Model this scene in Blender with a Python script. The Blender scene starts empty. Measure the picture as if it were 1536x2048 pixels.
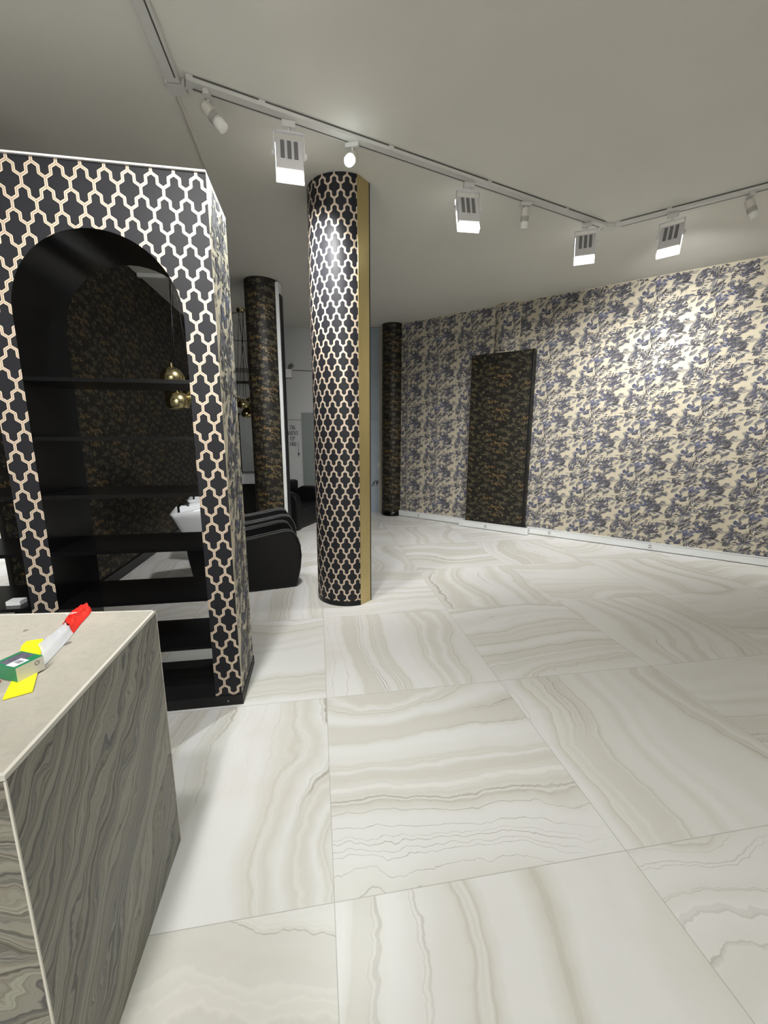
import bpy, bmesh, math, random
from mathutils import Vector, Matrix
S = bpy.context.scene
COL = S.collection
R = math.radians
PI = math.pi

# ------------------------------------------------------------------ camera, world, exposure
CZ = 3.83                       # ceiling height
cd = bpy.data.cameras.new('camera'); cam = bpy.data.objects.new('camera', cd); COL.objects.link(cam)
pitch, roll, yaw = .1877, .0023, .1621
cp, sp, cy_, sy_ = math.cos(pitch), math.sin(pitch), math.cos(yaw), math.sin(yaw)
fw = Vector((sy_*cp, cy_*cp, -sp)); up0 = Vector((sy_*sp, cy_*sp, cp)); rt0 = Vector((cy_, -sy_, 0))
rt = math.cos(roll)*rt0 + math.sin(roll)*up0; up = -math.sin(roll)*rt0 + math.cos(roll)*up0
cam.matrix_world = Matrix(((rt.x, up.x, -fw.x, 0), (rt.y, up.y, -fw.y, 0), (rt.z, up.z, -fw.z, 1.691), (0, 0, 0, 1)))
cd.sensor_fit = 'VERTICAL'; cd.sensor_height = 36; cd.sensor_width = 27; cd.lens = 815.45/2048*36
cd.clip_start = .02
S.camera = cam
w = bpy.data.worlds.new('world'); S.world = w; w.use_nodes = True
w.node_tree.nodes['Background'].inputs[0].default_value = (.9, .95, 1, 1)
w.node_tree.nodes['Background'].inputs[1].default_value = .15
S.view_settings.view_transform = 'Standard'; S.view_settings.look = 'None'
S.view_settings.gamma = 1; S.view_settings.use_curve_mapping = False
S.view_settings.exposure = 0.0
FLOOD_W, SPOT_W = 32, 16

# ------------------------------------------------------------------ helpers: objects
def tag(o, label=None, cat=None, group=None, kind=None):
    if label: o['label'] = label
    if cat: o['category'] = cat
    if group: o['group'] = group
    if kind: o['kind'] = kind
    return o
def empty(name, loc=(0, 0, 0), rz=0, label=None, cat=None, group=None):
    o = bpy.data.objects.new(name, None); COL.objects.link(o); o.empty_display_size = .1
    o.location = loc; o.rotation_euler = (0, 0, rz)
    return tag(o, label, cat, group)
def kids(o): return [c for c in COL.objects if c.parent == o]
def copy_tree(o, parent=None):
    c = o.copy(); COL.objects.link(c)
    if parent: c.parent = parent
    for ch in kids(o): copy_tree(ch, c)
    return c

class MB:
    """collects faces (with uv, material index and colour) and links them as one mesh"""
    def __init__(s): s.v = []; s.f = []; s.uv = []; s.m = []; s.c = []; s.sm = []
    def face(s, pts, uv=None, m=0, c=(1, 1, 1), smooth=False):
        b = len(s.v); s.v += [tuple(p) for p in pts]; s.f.append(list(range(b, b+len(pts))))
        s.uv.append(uv or [(0, 0)]*len(pts)); s.m.append(m); s.c.append(c); s.sm.append(smooth); return s
    def grid(s, rows, m=0, closed=False, smooth=True, c=(1, 1, 1), uvf=None):
        b = len(s.v); n = len(rows[0])
        for r in rows: s.v += [tuple(p) for p in r]
        for i in range(len(rows)-1):
            for j in range(n if closed else n-1):
                k = (j+1) % n
                s.f.append([b+i*n+j, b+i*n+k, b+(i+1)*n+k, b+(i+1)*n+j])
                if uvf: s.uv.append([uvf(i, j), uvf(i, j+1), uvf(i+1, j+1), uvf(i+1, j)])
                else: s.uv.append([(0, 0)]*4)
                s.m.append(m); s.c.append(c); s.sm.append(smooth)
        return s
    def box(s, x0, x1, y0, y1, z0, z1, m=0, M=None):
        P = [Vector((x, y, z)) for z in (z0, z1) for y in (y0, y1) for x in (x0, x1)]
        if M: P = [M @ p for p in P]
        for q, dims in (((0, 2, 3, 1), 'xy'), ((4, 5, 7, 6), 'xy'), ((0, 1, 5, 4), 'xz'), ((3, 2, 6, 7), 'xz'), ((2, 0, 4, 6), 'yz'), ((1, 3, 7, 5), 'yz')):
            pts = [P[i] for i in q]
            ix = 'xyz'.index(dims[0]); iy = 'xyz'.index(dims[1])
            s.face(pts, [(p[ix], p[iy]) for p in pts], m)
        return s
    def tube(s, pts, r, n=10, m=0, cap=True):
        pts = [Vector(p) for p in pts]; rows = []; prev = None
        rr = r if isinstance(r, (list, tuple)) else [r]*len(pts)
        for i, p in enumerate(pts):
            d = (pts[min(i+1, len(pts)-1)] - pts[max(i-1, 0)]).normalized()
            if prev is None:
                a = d.orthogonal().normalized()
            else:
                a = (prev - d*prev.dot(d)).normalized()
            prev = a; b = d.cross(a)
            rows.append([p + rr[i]*(math.cos(t)*a + math.sin(t)*b) for t in [2*PI*k/n for k in range(n)]])
        s.grid(rows, m, True)
        if cap:
            s.face(list(reversed(rows[0])), m=m); s.face(rows[-1], m=m)
        return s
    def lathe(s, prof, n=24, m=0, M=None, cap=False):
        M = M or Matrix.Identity(4); rows = [[M @ Vector((r*math.cos(2*PI*k/n), r*math.sin(2*PI*k/n), z)) for k in range(n)] for r, z in prof]
        s.grid(rows, m, True)
        if cap: s.face(list(reversed(rows[0])), m=m); s.face(rows[-1], m=m)
        return s
    def prism(s, poly, y0, y1, m=0, M=None, smooth=False):
        """poly of (x,z) extruded along y"""
        M = M or Matrix.Identity(4)
        a = [M @ Vector((x, y0, z)) for x, z in poly]; b = [M @ Vector((x, y1, z)) for x, z in poly]
        s.face(a, [(x, z) for x, z in poly], m); s.face(list(reversed(b)), [(x, z) for x, z in reversed(poly)], m)
        n = len(poly)
        s.grid([b, a], m, True, smooth)
        return s
    def build(s, name, mats, parent=None, loc=None, bevel=0, weld=False):
        me = bpy.data.meshes.new(name); me.from_pydata(s.v, [], s.f)
        u = me.uv_layers.new(name='UVMap'); k = 0
        for f in s.uv:
            for t in f: u.data[k].uv = t; k += 1
        if any(c != (1, 1, 1) for c in s.c):
            ca = me.color_attributes.new('Col', 'FLOAT_COLOR', 'CORNER'); k = 0
            for f, c in zip(s.f, s.c):
                for _ in f: ca.data[k].color = (c[0], c[1], c[2], 1); k += 1
        for i, p in enumerate(me.polygons): p.material_index = s.m[i]; p.use_smooth = s.sm[i]
        mats = mats if isinstance(mats, list) else [mats]
        for q in mats: me.materials.append(q)
        if bevel or weld:
            bm = bmesh.new(); bm.from_mesh(me); bmesh.ops.remove_doubles(bm, verts=bm.verts, dist=1e-5)
            bmesh.ops.recalc_face_normals(bm, faces=bm.faces)
            bm.to_mesh(me); bm.free()
        o = bpy.data.objects.new(name, me); COL.objects.link(o)
        if parent: o.parent = parent
        if loc: o.location = loc
        if bevel:
            bv = o.modifiers.new('bevel', 'BEVEL'); bv.width = bevel; bv.segments = 2; bv.limit_method = 'ANGLE'
        return o

# ------------------------------------------------------------------ helpers: materials
class NT:
    def __init__(s, name):
        s.mat = bpy.data.materials.new(name); s.mat.use_nodes = True; s.t = s.mat.node_tree; s.n = s.t.nodes; s.l = s.t.links
        s.b = s.n['Principled BSDF']
    def link(s, a, b): s.l.new(a, b)
    def val(s, sock, v):
        if hasattr(v, 'is_output'): s.link(v, sock)
        elif v is not None: sock.default_value = v
    def m(s, op, a, b=None, c=None, clamp=False):
        n = s.n.new('ShaderNodeMath'); n.operation = op; n.use_clamp = clamp
        for i, v in enumerate((a, b, c)):
            if v is not None: s.val(n.inputs[i], v)
        return n.outputs[0]
    def vm(s, op, a, b=None, scale=None):
        n = s.n.new('ShaderNodeVectorMath'); n.operation = op
        s.val(n.inputs[0], a)
        if b is not None: s.val(n.inputs[1], b)
        if scale is not None: s.val(n.inputs['Scale'], scale)
        return n.outputs[0]
    def xyz(s, v):
        n = s.n.new('ShaderNodeSeparateXYZ'); s.val(n.inputs[0], v); return n.outputs
    def comb(s, x, y, z=0.0):
        n = s.n.new('ShaderNodeCombineXYZ')
        for i, v in enumerate((x, y, z)): s.val(n.inputs[i], v)
        return n.outputs[0]
    def co(s, k): return s.n.new('ShaderNodeTexCoord').outputs[k]
    def noise(s, v, scale, detail=2, rough=.5, dim='3D', w=None, dist=0):
        n = s.n.new('ShaderNodeTexNoise'); n.noise_dimensions = dim
        if dim != '1D': s.val(n.inputs['Vector'], v)
        if w is not None: s.val(n.inputs['W'], w)
        n.inputs['Scale'].default_value = scale; n.inputs['Detail'].default_value = detail
        n.inputs['Roughness'].default_value = rough; n.inputs['Distortion'].default_value = dist
        return n.outputs['Fac']
    def ramp(s, f, stops, interp='LINEAR'):
        n = s.n.new('ShaderNodeValToRGB'); s.val(n.inputs[0], f); e = n.color_ramp; e.interpolation = interp
        while len(e.elements) < len(stops): e.elements.new(.5)
        for el, (p, c) in zip(e.elements, stops):
            el.position = p; el.color = (*c, 1) if len(c) == 3 else c
        return n.outputs[0]
    def mix(s, f, a, b):
        n = s.n.new('ShaderNodeMix'); n.data_type = 'RGBA'
        s.val(n.inputs[0], f)
        for i, v in ((6, a), (7, b)): s.val(n.inputs[i], (*v, 1) if isinstance(v, tuple) and len(v) == 3 else v)
        return n.outputs[2]
    def ss(s, v, a, b):
        n = s.n.new('ShaderNodeMapRange'); n.interpolation_type = 'SMOOTHSTEP'
        s.val(n.inputs[0], v); n.inputs[1].default_value = a; n.inputs[2].default_value = b
        return n.outputs[0]
    def out(s, col=None, rough=None, metal=None, spec=None, bump=None, bs=.2, bd=.005):
        if col is not None: s.val(s.b.inputs['Base Color'], (*col, 1) if isinstance(col, tuple) and len(col) == 3 else col)
        if rough is not None: s.val(s.b.inputs['Roughness'], rough)
        if metal is not None: s.val(s.b.inputs['Metallic'], metal)
        if spec is not None: s.val(s.b.inputs['Specular IOR Level'], spec)
        if bump is not None:
            n = s.n.new('ShaderNodeBump'); n.inputs['Strength'].default_value = bs; n.inputs['Distance'].default_value = bd
            s.val(n.inputs['Height'], bump); s.link(n.outputs[0], s.b.inputs['Normal'])
        return s.mat
def plain(name, c, rough=.5, metal=0, spec=.5, var=.04, scale=12):
    t = NT(name); n = t.noise(t.co('Object'), scale, 3)
    a = tuple(max(0, x*(1-var)) for x in c); b = tuple(min(1, x*(1+var)) for x in c)
    return t.out(t.mix(n, a, b), rough, metal, spec)
def emit(name, c, st):
    t = NT(name); t.b.inputs['Emission Color'].default_value = (*c, 1); t.b.inputs['Emission Strength'].default_value = st
    return t.out(c, .4)

def trellis(name, P, Q, u0, v0):
    """ogee trellis of pale double lines on charcoal, uv in metres"""
    t = NT(name); uv = t.xyz(t.co('UV'))
    a, b, c = .19*Q, P/4, .165*Q
    hw = .070*P
    x = t.m('PINGPONG', t.m('SUBTRACT', uv[0], u0-40*P), P/2)
    y = t.m('PINGPONG', t.m('SUBTRACT', uv[1], v0-40*Q), Q)
    far = t.m('GREATER_THAN', y, Q/2)
    def flip(v, L): return t.m('ADD', t.m('MULTIPLY', v, t.m('SUBTRACT', 1, far)), t.m('MULTIPLY', t.m('SUBTRACT', L, v), far))
    x, y = flip(x, P/2), flip(y, Q)
    dA = t.m('SQRT', t.m('ADD', t.m('POWER', x, 2), t.m('POWER', t.m('MAXIMUM', t.m('SUBTRACT', y, a), 0), 2)))
    dC = t.m('SQRT', t.m('ADD', t.m('POWER', t.m('ABSOLUTE', t.m('SUBTRACT', x, b)), 2), t.m('POWER', t.m('MAXIMUM', t.m('SUBTRACT', a+c, y), 0), 2)))
    L2 = b*b+c*c
    ya = t.m('SUBTRACT', y, a)
    tt = t.m('DIVIDE', t.m('ADD', t.m('MULTIPLY', x, b), t.m('MULTIPLY', ya, c)), L2, clamp=True)
    dB = t.m('SQRT', t.m('ADD', t.m('POWER', t.m('SUBTRACT', x, t.m('MULTIPLY', tt, b)), 2), t.m('POWER', t.m('SUBTRACT', ya, t.m('MULTIPLY', tt, c)), 2)))
    d = t.m('MINIMUM', t.m('MINIMUM', dA, dB), dC)
    mask = t.m('SUBTRACT', 1, t.ss(d, hw*.88, hw*1.06))
    core = t.m('SUBTRACT', 1, t.ss(d, hw*.12, hw*.42))
    n = t.noise(t.co('UV'), 260, 2)
    n2 = t.noise(t.co('UV'), 9, 2)
    line = t.mix(core, t.mix(n2, (.60, .51, .38), (.70, .61, .49)), (.34, .23, .18))
    dark = t.mix(n, (.011, .011, .014), (.020, .020, .024))
    t.out(t.mix(mask, dark, line), t.m('SUBTRACT', .5, t.m('MULTIPLY', mask, .12)), t.m('MULTIPLY', mask, .2), t.m('ADD', .18, t.m('MULTIPLY', mask, .15)), t.m('ADD', mask, t.m('MULTIPLY', n, .12)), .35, .002)
    return t.mat

def floor_mat():
    t = NT('onyx_tiles'); T = 1.2
    p = t.co('Object'); s = t.vm('SCALE', t.vm('SUBTRACT', p, (.018-12, 1.218-12, 0)), scale=1/T)
    fl = t.vm('FLOOR', s); fr = t.xyz(t.vm('FRACTION', s)); ij = t.xyz(fl)
    par = t.m('MODULO', t.m('ADD', ij[0], ij[1]), 2)
    ip = t.m('SUBTRACT', 1, par)
    wn = t.n.new('ShaderNodeTexWhiteNoise'); wn.noise_dimensions = '2D'; t.link(fl, wn.inputs['Vector'])
    rnd = t.xyz(wn.outputs['Color'])
    u = t.m('ADD', t.m('MULTIPLY', fr[0], ip), t.m('MULTIPLY', fr[1], par))
    v0 = t.m('ADD', t.m('MULTIPLY', fr[1], ip), t.m('MULTIPLY', fr[0], par))
    v = t.m('ABSOLUTE', t.m('SUBTRACT', v0, t.m('GREATER_THAN', rnd[1], .5)))
    off = t.m('MULTIPLY', rnd[0], 40)
    q = t.comb(t.m('MULTIPLY', u, .55), t.m('MULTIPLY', v, .6), off)
    n1 = t.noise(q, 1.6, 1); n2 = t.noise(t.comb(t.m('MULTIPLY', u, .9), t.m('MULTIPLY', v, .8), off), 5, 3, .55); n3 = t.noise(t.comb(t.m('MULTIPLY', u, 2.5), t.m('MULTIPLY', v, 1.2), off), 9, 3)
    vv = t.m('ADD', v, t.m('ADD', t.m('MULTIPLY', t.m('SUBTRACT', n1, .5), .8), t.m('MULTIPLY', t.m('SUBTRACT', n2, .5), .10)))
    W = t.m('ADD', t.m('MULTIPLY', vv, 2.7), off)
    b1 = t.noise(None, 1, 1.5, .5, '1D', W)
    W2 = t.m('ADD', t.m('MULTIPLY', t.m('ADD', vv, t.m('MULTIPLY', n3, .03)), 6.5), off)
    b2 = t.noise(None, 1, 3, .6, '1D', W2)
    white, cream, beige, olive = (.80, .798, .79), (.745, .738, .705), (.675, .662, .61), (.585, .567, .505)
    col = t.ramp(b1, [(0, cream), (.26, beige), (.29, cream), (.37, white), (.47, white), (.535, cream), (.565, beige), (.572, olive), (.585, cream), (.63, beige), (.66, cream), (.70, white), (.78, beige)])
    gate = t.ss(b1, .52, .60)
    lines = t.ramp(b2, [(.30, (0, 0, 0)), (.335, (1, 1, 1)), (.37, (0, 0, 0)), (.60, (0, 0, 0)), (.625, (.9, .9, .9)), (.65, (0, 0, 0))])
    col = t.mix(t.m('MULTIPLY', lines, t.m('MULTIPLY', gate, .5)), col, (.84, .825, .77))
    dk = t.m('SUBTRACT', 1, t.ss(t.m('ABSOLUTE', t.m('SUBTRACT', b2, .52)), .001, .012))
    col = t.mix(t.m('MULTIPLY', dk, t.m('MULTIPLY', t.ss(n1, .40, .55), .7)), col, (.37, .33, .28))
    fine = t.noise(t.comb(t.m('MULTIPLY', u, 3), t.m('MULTIPLY', v, 9), off), 4, 4, .6)
    col = t.mix(t.m('MULTIPLY', t.ss(fine, .45, .75), t.m('ADD', t.m('MULTIPLY', gate, .35), .08)), col, (.715, .705, .66))
    cloud = t.noise(t.comb(u, v, t.m('ADD', off, 7)), 1.8, 3)
    col = t.mix(t.m('MULTIPLY', t.ss(cloud, .58, .8), .45), col, (.69, .63, .585))
    ex = t.m('MINIMUM', fr[0], t.m('SUBTRACT', 1, fr[0])); ey = t.m('MINIMUM', fr[1], t.m('SUBTRACT', 1, fr[1]))
    g = t.m('LESS_THAN', t.m('MINIMUM', ex, ey), .0014)
    col = t.mix(t.m('MULTIPLY', g, .75), col, (.42, .41, .38))
    return t.out(col, .34, 0, .45, t.m('SUBTRACT', 1, g), .3, .001)

def stone_mat():
    t = NT('wavy_stone'); p = t.xyz(t.co('Object'))
    # bands climb away from the front: axis across them
    wv = t.m('SUBTRACT', t.m('MULTIPLY', p[2], .80), t.m('MULTIPLY', t.m('SUBTRACT', p[1], .8), .75))
    al = t.m('ADD', t.m('MULTIPLY', p[2], .6), t.m('ADD', t.m('MULTIPLY', p[1], .8), p[0]))
    q = t.comb(t.m('MULTIPLY', al, .8), wv, t.m('MULTIPLY', p[0], .5))
    n1 = t.noise(q, 3.2, 3, .5); n2 = t.noise(q, 11, 3, .55)
    W = t.m('ADD', wv, t.m('ADD', t.m('MULTIPLY', n1, .34), t.m('MULTIPLY', n2, .06)))
    b = t.noise(None, 12, 3, .6, '1D', W); f = t.noise(None, 70, 3, .7, '1D', W)
    col = t.ramp(b, [(.22, (.075, .066, .050)), (.36, (.150, .132, .098)), (.44, (.088, .088, .088)), (.52, (.165, .152, .118)), (.60, (.30, .295, .24)), (.68, (.12, .105, .08)), (.78, (.19, .18, .15))])
    col = t.mix(t.m('MULTIPLY', t.ss(f, .45, .60), .75), col, (.26, .25, .21))
    col = t.mix(t.m('MULTIPLY', t.m('SUBTRACT', 1, t.ss(f, .33, .43)), .8), col, (.045, .041, .034))
    return t.out(col, .42, 0, .4)

def chip_mat():
    t = NT('raw_board'); p = t.co('Object')
    a = t.noise(p, 55, 4, .6); b = t.noise(p, 9, 2); k = t.noise(p, 17, 1)
    col = t.mix(a, (.34, .32, .275), (.45, .425, .37))
    col = t.mix(t.m('MULTIPLY', t.ss(b, .5, .75), .4), col, (.50, .45, .39))
    col = t.mix(t.ss(k, .765, .80), col, (.17, .15, .14))
    return t.out(col, .8, 0, .2, a, .3, .002)

def paint_mat(name, a, b, rough=.75):
    t = NT(name); p = t.co('Object'); n = t.noise(p, 1.3, 3); f = t.noise(p, 60, 2)
    return t.out(t.mix(n, a, b), rough, 0, .3, f, .08, .002)

def colattr(name, rough, metal=0, spec=.5):
    t = NT(name); n = t.n.new('ShaderNodeVertexColor'); n.layer_name = 'Col'
    f = t.noise(t.co('Object'), 70, 2)
    return t.out(t.mix(t.m('MULTIPLY', f, .35), n.outputs[0], (.35, .33, .30) if not metal else (.05, .04, .025)), rough, metal, spec)

M_floor = floor_mat()
M_ceil = paint_mat('ceiling_paint', (.66, .65, .60), (.72, .71, .655), .7)
M_wall = paint_mat('wall_paint_grey_white', (.46, .47, .475), (.50, .51, .515))
M_plain = paint_mat('shop_wall_paint', (.66, .65, .62), (.70, .69, .66))
M_tr_unit = trellis('trellis_wallpaper', .10525, .1045, -.5605, 2.353)
M_tr_col = trellis('trellis_wallpaper_column', .1095, .1068, -.152, .305)
M_stone = stone_mat(); M_chip = chip_mat()
M_black = plain('black_laminate', (.0035, .0035, .004), .22, 0, .28, .2)
M_blackm = plain('black_matt', (.008, .008, .009), .5, 0, .3, .2)
M_leather = plain('black_upholstery', (.004, .004, .0045), .42, 0, .3, .25, 30)
M_edgehl = plain('grey_edge_highlight', (.09, .09, .09), .4)
M_white = plain('white_plastic', (.72, .74, .74), .4)
M_warmw = plain('warm_white_plastic', (.62, .60, .54), .45)
M_track = plain('track_white', (.60, .60, .575), .45)
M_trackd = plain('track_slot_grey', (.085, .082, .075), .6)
M_lampgrey = plain('lamp_housing', (.62, .61, .62), .4)
M_fin = plain('heat_sink_dark', (.15, .15, .15), .5)
M_ceramic = plain('white_ceramic', (.66, .68, .71), .15, 0, .5, .02)
M_chrome = plain('chrome', (.6, .6, .62), .15, 1)
t = NT('brushed_brass'); pz = t.co('Object'); bn = t.noise(t.vm('MULTIPLY', pz, (1, 1, .03)), 160, 2)
bl = t.noise(pz, 3, 2)
M_brass = t.out(t.mix(bn, (.46, .37, .17), (.56, .46, .23)), t.m('ADD', .30, t.m('MULTIPLY', bl, .12)), .9, .5)
M_brassl = plain('lamp_brass', (.42, .36, .20), .25, 1, .5, .1)
M_ground = plain('beige_wallpaper_ground', (.56, .505, .385), .5, .15, .5, .05, 3)
M_leaf = colattr('printed_leaves', .6, 0, .25)
M_dground = plain('dark_wallpaper_ground', (.013, .0115, .009), .5, 0, .3, .25, 6)
M_gold = colattr('printed_gold_leaves', .45, .15)
M_glow = emit('lamp_glass_lit', (1, .985, .94), 3.2)
M_glow2 = emit('spot_glass_lit', (.93, 1, .98), 12)
M_lens = plain('lamp_lens_off', (.80, .80, .76), .3)
M_green = plain('box_green', (.015, .21, .09), .4)
M_card = plain('box_card', (.66, .65, .58), .5)
M_photo = plain('box_print_dark', (.12, .11, .15), .4, 0, .5, .9, 90)
M_label = plain('box_label_white', (.75, .77, .82), .4)
M_ink = plain('black_ink', (.02, .02, .022), .5)
M_red = plain('red_plastic', (.75, .03, .02), .3)
M_yellow = plain('yellow_plastic', (.85, .80, .015), .4)
t = NT('clear_plastic_film'); t.b.inputs['Transmission Weight'].default_value = .45; t.b.inputs['IOR'].default_value = 1.15
M_film = t.out((.86, .87, .90), .25)
M_door = paint_mat('grey_green_door', (.16, .185, .18), (.19, .21, .205), .5)
M_doorb = paint_mat('pale_blue_grey_door', (.36, .42, .49), (.40, .46, .53), .5)
M_greypanel = plain('grey_mirror_panel', (.40, .43, .45), .2, .3)

# ------------------------------------------------------------------ structure
def struct(o): o['kind'] = 'structure'; return o
WS = 10.067                      # right wall: x + y = WS
DW = Vector((1, -1, 0)).normalized(); NW = Vector((-1, -1, 0)).normalized()
WA = Vector((1.36, WS-1.36, 0))  # far end of the right wall
def wallpt(s, z, off=0): return WA + DW*s + NW*off + Vector((0, 0, z))

b = MB(); b.box(-6.6, 7.6, -4.1, 9.6, -.08, 0); struct(b.build('floor', M_floor))
b = MB(); b.box(-6.6, 7.6, -4.1, 9.6, CZ, CZ+.1); struct(b.build('ceiling', M_ceil))
b = MB(); b.box(-6.5, .78, 9.0, 9.12, 0, CZ); struct(b.build('wall_back', M_wall))
b = MB(); b.box(.78, 1.45, 8.78, 9.12, 0, CZ); struct(b.build('wall_door_side', M_wall))
b = MB(); b.box(-6.6, -6.5, -4, 9.1, 0, CZ); struct(b.build('wall_west', M_plain))
b = MB(); b.box(-6.6, 7.6, -4.1, -4, 0, CZ); struct(b.build('wall_behind', M_plain))
b = MB(); b.box(7.5, 7.6, -4, 2.6, 0, CZ); struct(b.build('wall_east', M_plain))

# ---- printed wallpapers: motif polygons in (s, z) metres
def leafpoly(x, y, L, W, ang, bend=0.0, n=4):
    pts = []
    for k in range(n+1):
        f = k/n; pts.append((f*L, W*math.sin(PI*f)**.8*(1-.35*f) + bend*L*math.sin(PI*f)))
    for k in range(n-1, 0, -1):
        f = k/n; pts.append((f*L, -W*math.sin(PI*f)**.8*(1-.35*f) + bend*L*math.sin(PI*f)))
    c, s_ = math.cos(ang), math.sin(ang)
    return [(x+c*p-s_*q, y+s_*p+c*q) for p, q in pts]
NAVY = [(.012, .013, .024), (.022, .024, .045), (.042, .048, .095), (.08, .088, .14), (.14, .14, .155), (.055, .048, .046), (.22, .215, .20)]
PALE = [(.66, .63, .55), (.52, .48, .40), (.40, .37, .32)]
def floral_motif():
    rng = random.Random(11); out = []; W, H = .68, .62
    def spots(n):            # jittered grid so that the print has no empty rows
        nx = max(1, round((n*W/H)**.5)); ny = math.ceil(n/nx); g = [((i+rng.random())*W/nx, (j+rng.random())*H/ny) for i in range(nx) for j in range(ny)]
        rng.shuffle(g); return g[:n]
    def frond(x, y, ang, L, n, ll, cols, sides=(1, -1)):
        for k in range(n):
            f = (k+.5)/n; a2 = ang + .5*(f-.5)
            px, py = x+math.cos(a2)*L*f, y+math.sin(a2)*L*f
            for sd in sides:
                out.append((leafpoly(px, py, ll*(1.15-.6*abs(f-.4)), ll*.22, ang+sd*(1.0-.35*f), .12*sd), rng.choice(cols)))
        out.append((leafpoly(x, y, L, .004, ang, .05), rng.choice(cols)))
    for x, y in spots(46):   # soft grey-beige backing leaves
        out.append((leafpoly(x, y, rng.uniform(.06, .13), rng.uniform(.014, .028), rng.uniform(-.6, 1.3), rng.uniform(-.15, .15)), rng.choice([(.30, .285, .25), (.24, .235, .23), (.36, .33, .275), (.19, .19, .2)])))
    for x, y in spots(30):
        out.append((leafpoly(x, y, rng.uniform(.05, .10), rng.uniform(.010, .018), rng.uniform(-.6, 1.5), rng.uniform(-.2, .2)), rng.choice([(.13, .135, .16), (.10, .105, .14), (.17, .165, .165)])))
    for i, (x, y) in enumerate(spots(20)):
        frond(x, y, rng.uniform(.1, 1.2)+rng.choice([0, 0, PI]), rng.uniform(.10, .17), rng.randint(5, 8), rng.uniform(.04, .068), NAVY[:6] if i % 3 else NAVY[2:5], (1, -1) if i % 2 else (-1,))
    for i, (cx, cy) in enumerate(spots(12)):       # bushes
        blue = i in (1, 4, 8)
        for k in range(17):
            a = rng.random()*2*PI; r = rng.random()**.6*.05
            out.append((leafpoly(cx+r*math.cos(a)*1.4, cy+r*math.sin(a), rng.uniform(.035, .065), rng.uniform(.008, .014), rng.uniform(-.5, 1.4), rng.uniform(-.15, .15)),
                        rng.choice([(.03, .05, .15), (.055, .075, .19), (.02, .025, .07), (.11, .14, .26)] if blue else NAVY[:5])))
    for cx, cy in spots(12):       # combs of parallel strokes
        a = rng.uniform(-1.9, -1.0)
        for k in range(5): out.append((leafpoly(cx+k*.015, cy+k*.007, .055-.004*abs(k-2), .0075, a+.08*k, .1, 3), rng.choice(NAVY[:3])))
    for i, (x, y) in enumerate(spots(56)):
        out.append((leafpoly(x, y, rng.uniform(.035, .08), rng.uniform(.006, .013), rng.uniform(-.4, 1.6), rng.uniform(-.2, .2)), rng.choice(PALE if i % 2 else NAVY)))
    return out, W, H
def gold_motif():
    rng = random.Random(5); out = []; W, H = .62, .56
    for i in range(19):
        cx, cy = ((i*.382+rng.uniform(-.05, .05)) % 1)*W, (i+.5)/19*H; hot = i % 5 == 0
        pal = [(.13, .080, .028), (.19, .12, .042), (.08, .055, .025), (.26, .19, .09)] if hot else [(.075, .064, .034), (.105, .088, .048), (.05, .043, .026), (.15, .125, .07), (.034, .031, .024)]
        for k in range(24):
            a = rng.random()*2*PI; r = rng.random()**.6
            x, y = cx+r*math.cos(a)*.078, cy+r*math.sin(a)*.026
            out.append((leafpoly(x, y, rng.uniform(.025, .048), rng.uniform(.007, .013), math.atan2((y-cy)+.022, (x-cx))+rng.uniform(-.4, .4), rng.uniform(-.1, .1), 3), pal[min(len(pal)-1, int(rng.random()*len(pal)))]))
    for i in range(12):
        out.append((leafpoly(rng.random()*W, rng.random()*H, rng.uniform(.08, .16), .006, rng.uniform(-.4, .4), rng.uniform(-.2, .2)), rng.choice([(.07, .055, .035), (.035, .042, .06), (.012, .012, .015)])))
    return out, W, H
FLORAL, GOLD = floral_motif(), gold_motif()
def wallpaper(mb, motif, s0, s1, z0, z1, f, du=0, dv=0, off=.0008, step=6e-6):
    """f(s, z, off) -> point; polygons wholly inside the area only"""
    pol, W, H = motif
    for i in range(int((s0-du)/W)-1, int((s1-du)/W)+2):
        for j in range(int((z0-dv)/H)-2, int((z1-dv)/H)+2):
            ox, oy = i*W+du, j*H+dv+(H/2 if i % 2 else 0)
            for k, (p, c) in enumerate(pol):
                q = [(x+ox, y+oy) for x, y in p]
                if all(s0 < x < s1 and z0 < y < z1 for x, y in q):
                    mb.face([f(x, y, off+k*step) for x, y in q], m=1, c=c)
# right wall, 45 degrees to the tile grid
SL = 8.2
b = MB()
q = [wallpt(-.05, 0), wallpt(SL+.5, 0), wallpt(SL+.5, CZ), wallpt(-.05, CZ)]; qb = [p - NW*.1 for p in q]
b.face(q); b.face(list(reversed(qb)))
b.grid([q, qb], closed=True, smooth=False)
wallpaper(b, FLORAL, 0.02, 6.9, .02, CZ-.004, lambda s, z, o: wallpt(s, z, o))
struct(b.build('wall_right', [M_ground, M_leaf]))
# left wall with the dark gold print, starts behind the shelf unit
b = MB(); b.box(-2.375, -2.35, 3.42, 9.0, 0, CZ)
wallpaper(b, GOLD, 3.43, 8.99, .13, CZ-.004, lambda s, z, o: Vector((-2.35+o, s, z)))
struct(b.build('wall_left', [M_dground, M_gold]))
b = MB(); b.box(-2.35, -2.336, 3.43, 8.99, .001, .12); struct(b.build('baseboard_left', M_black))
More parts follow.
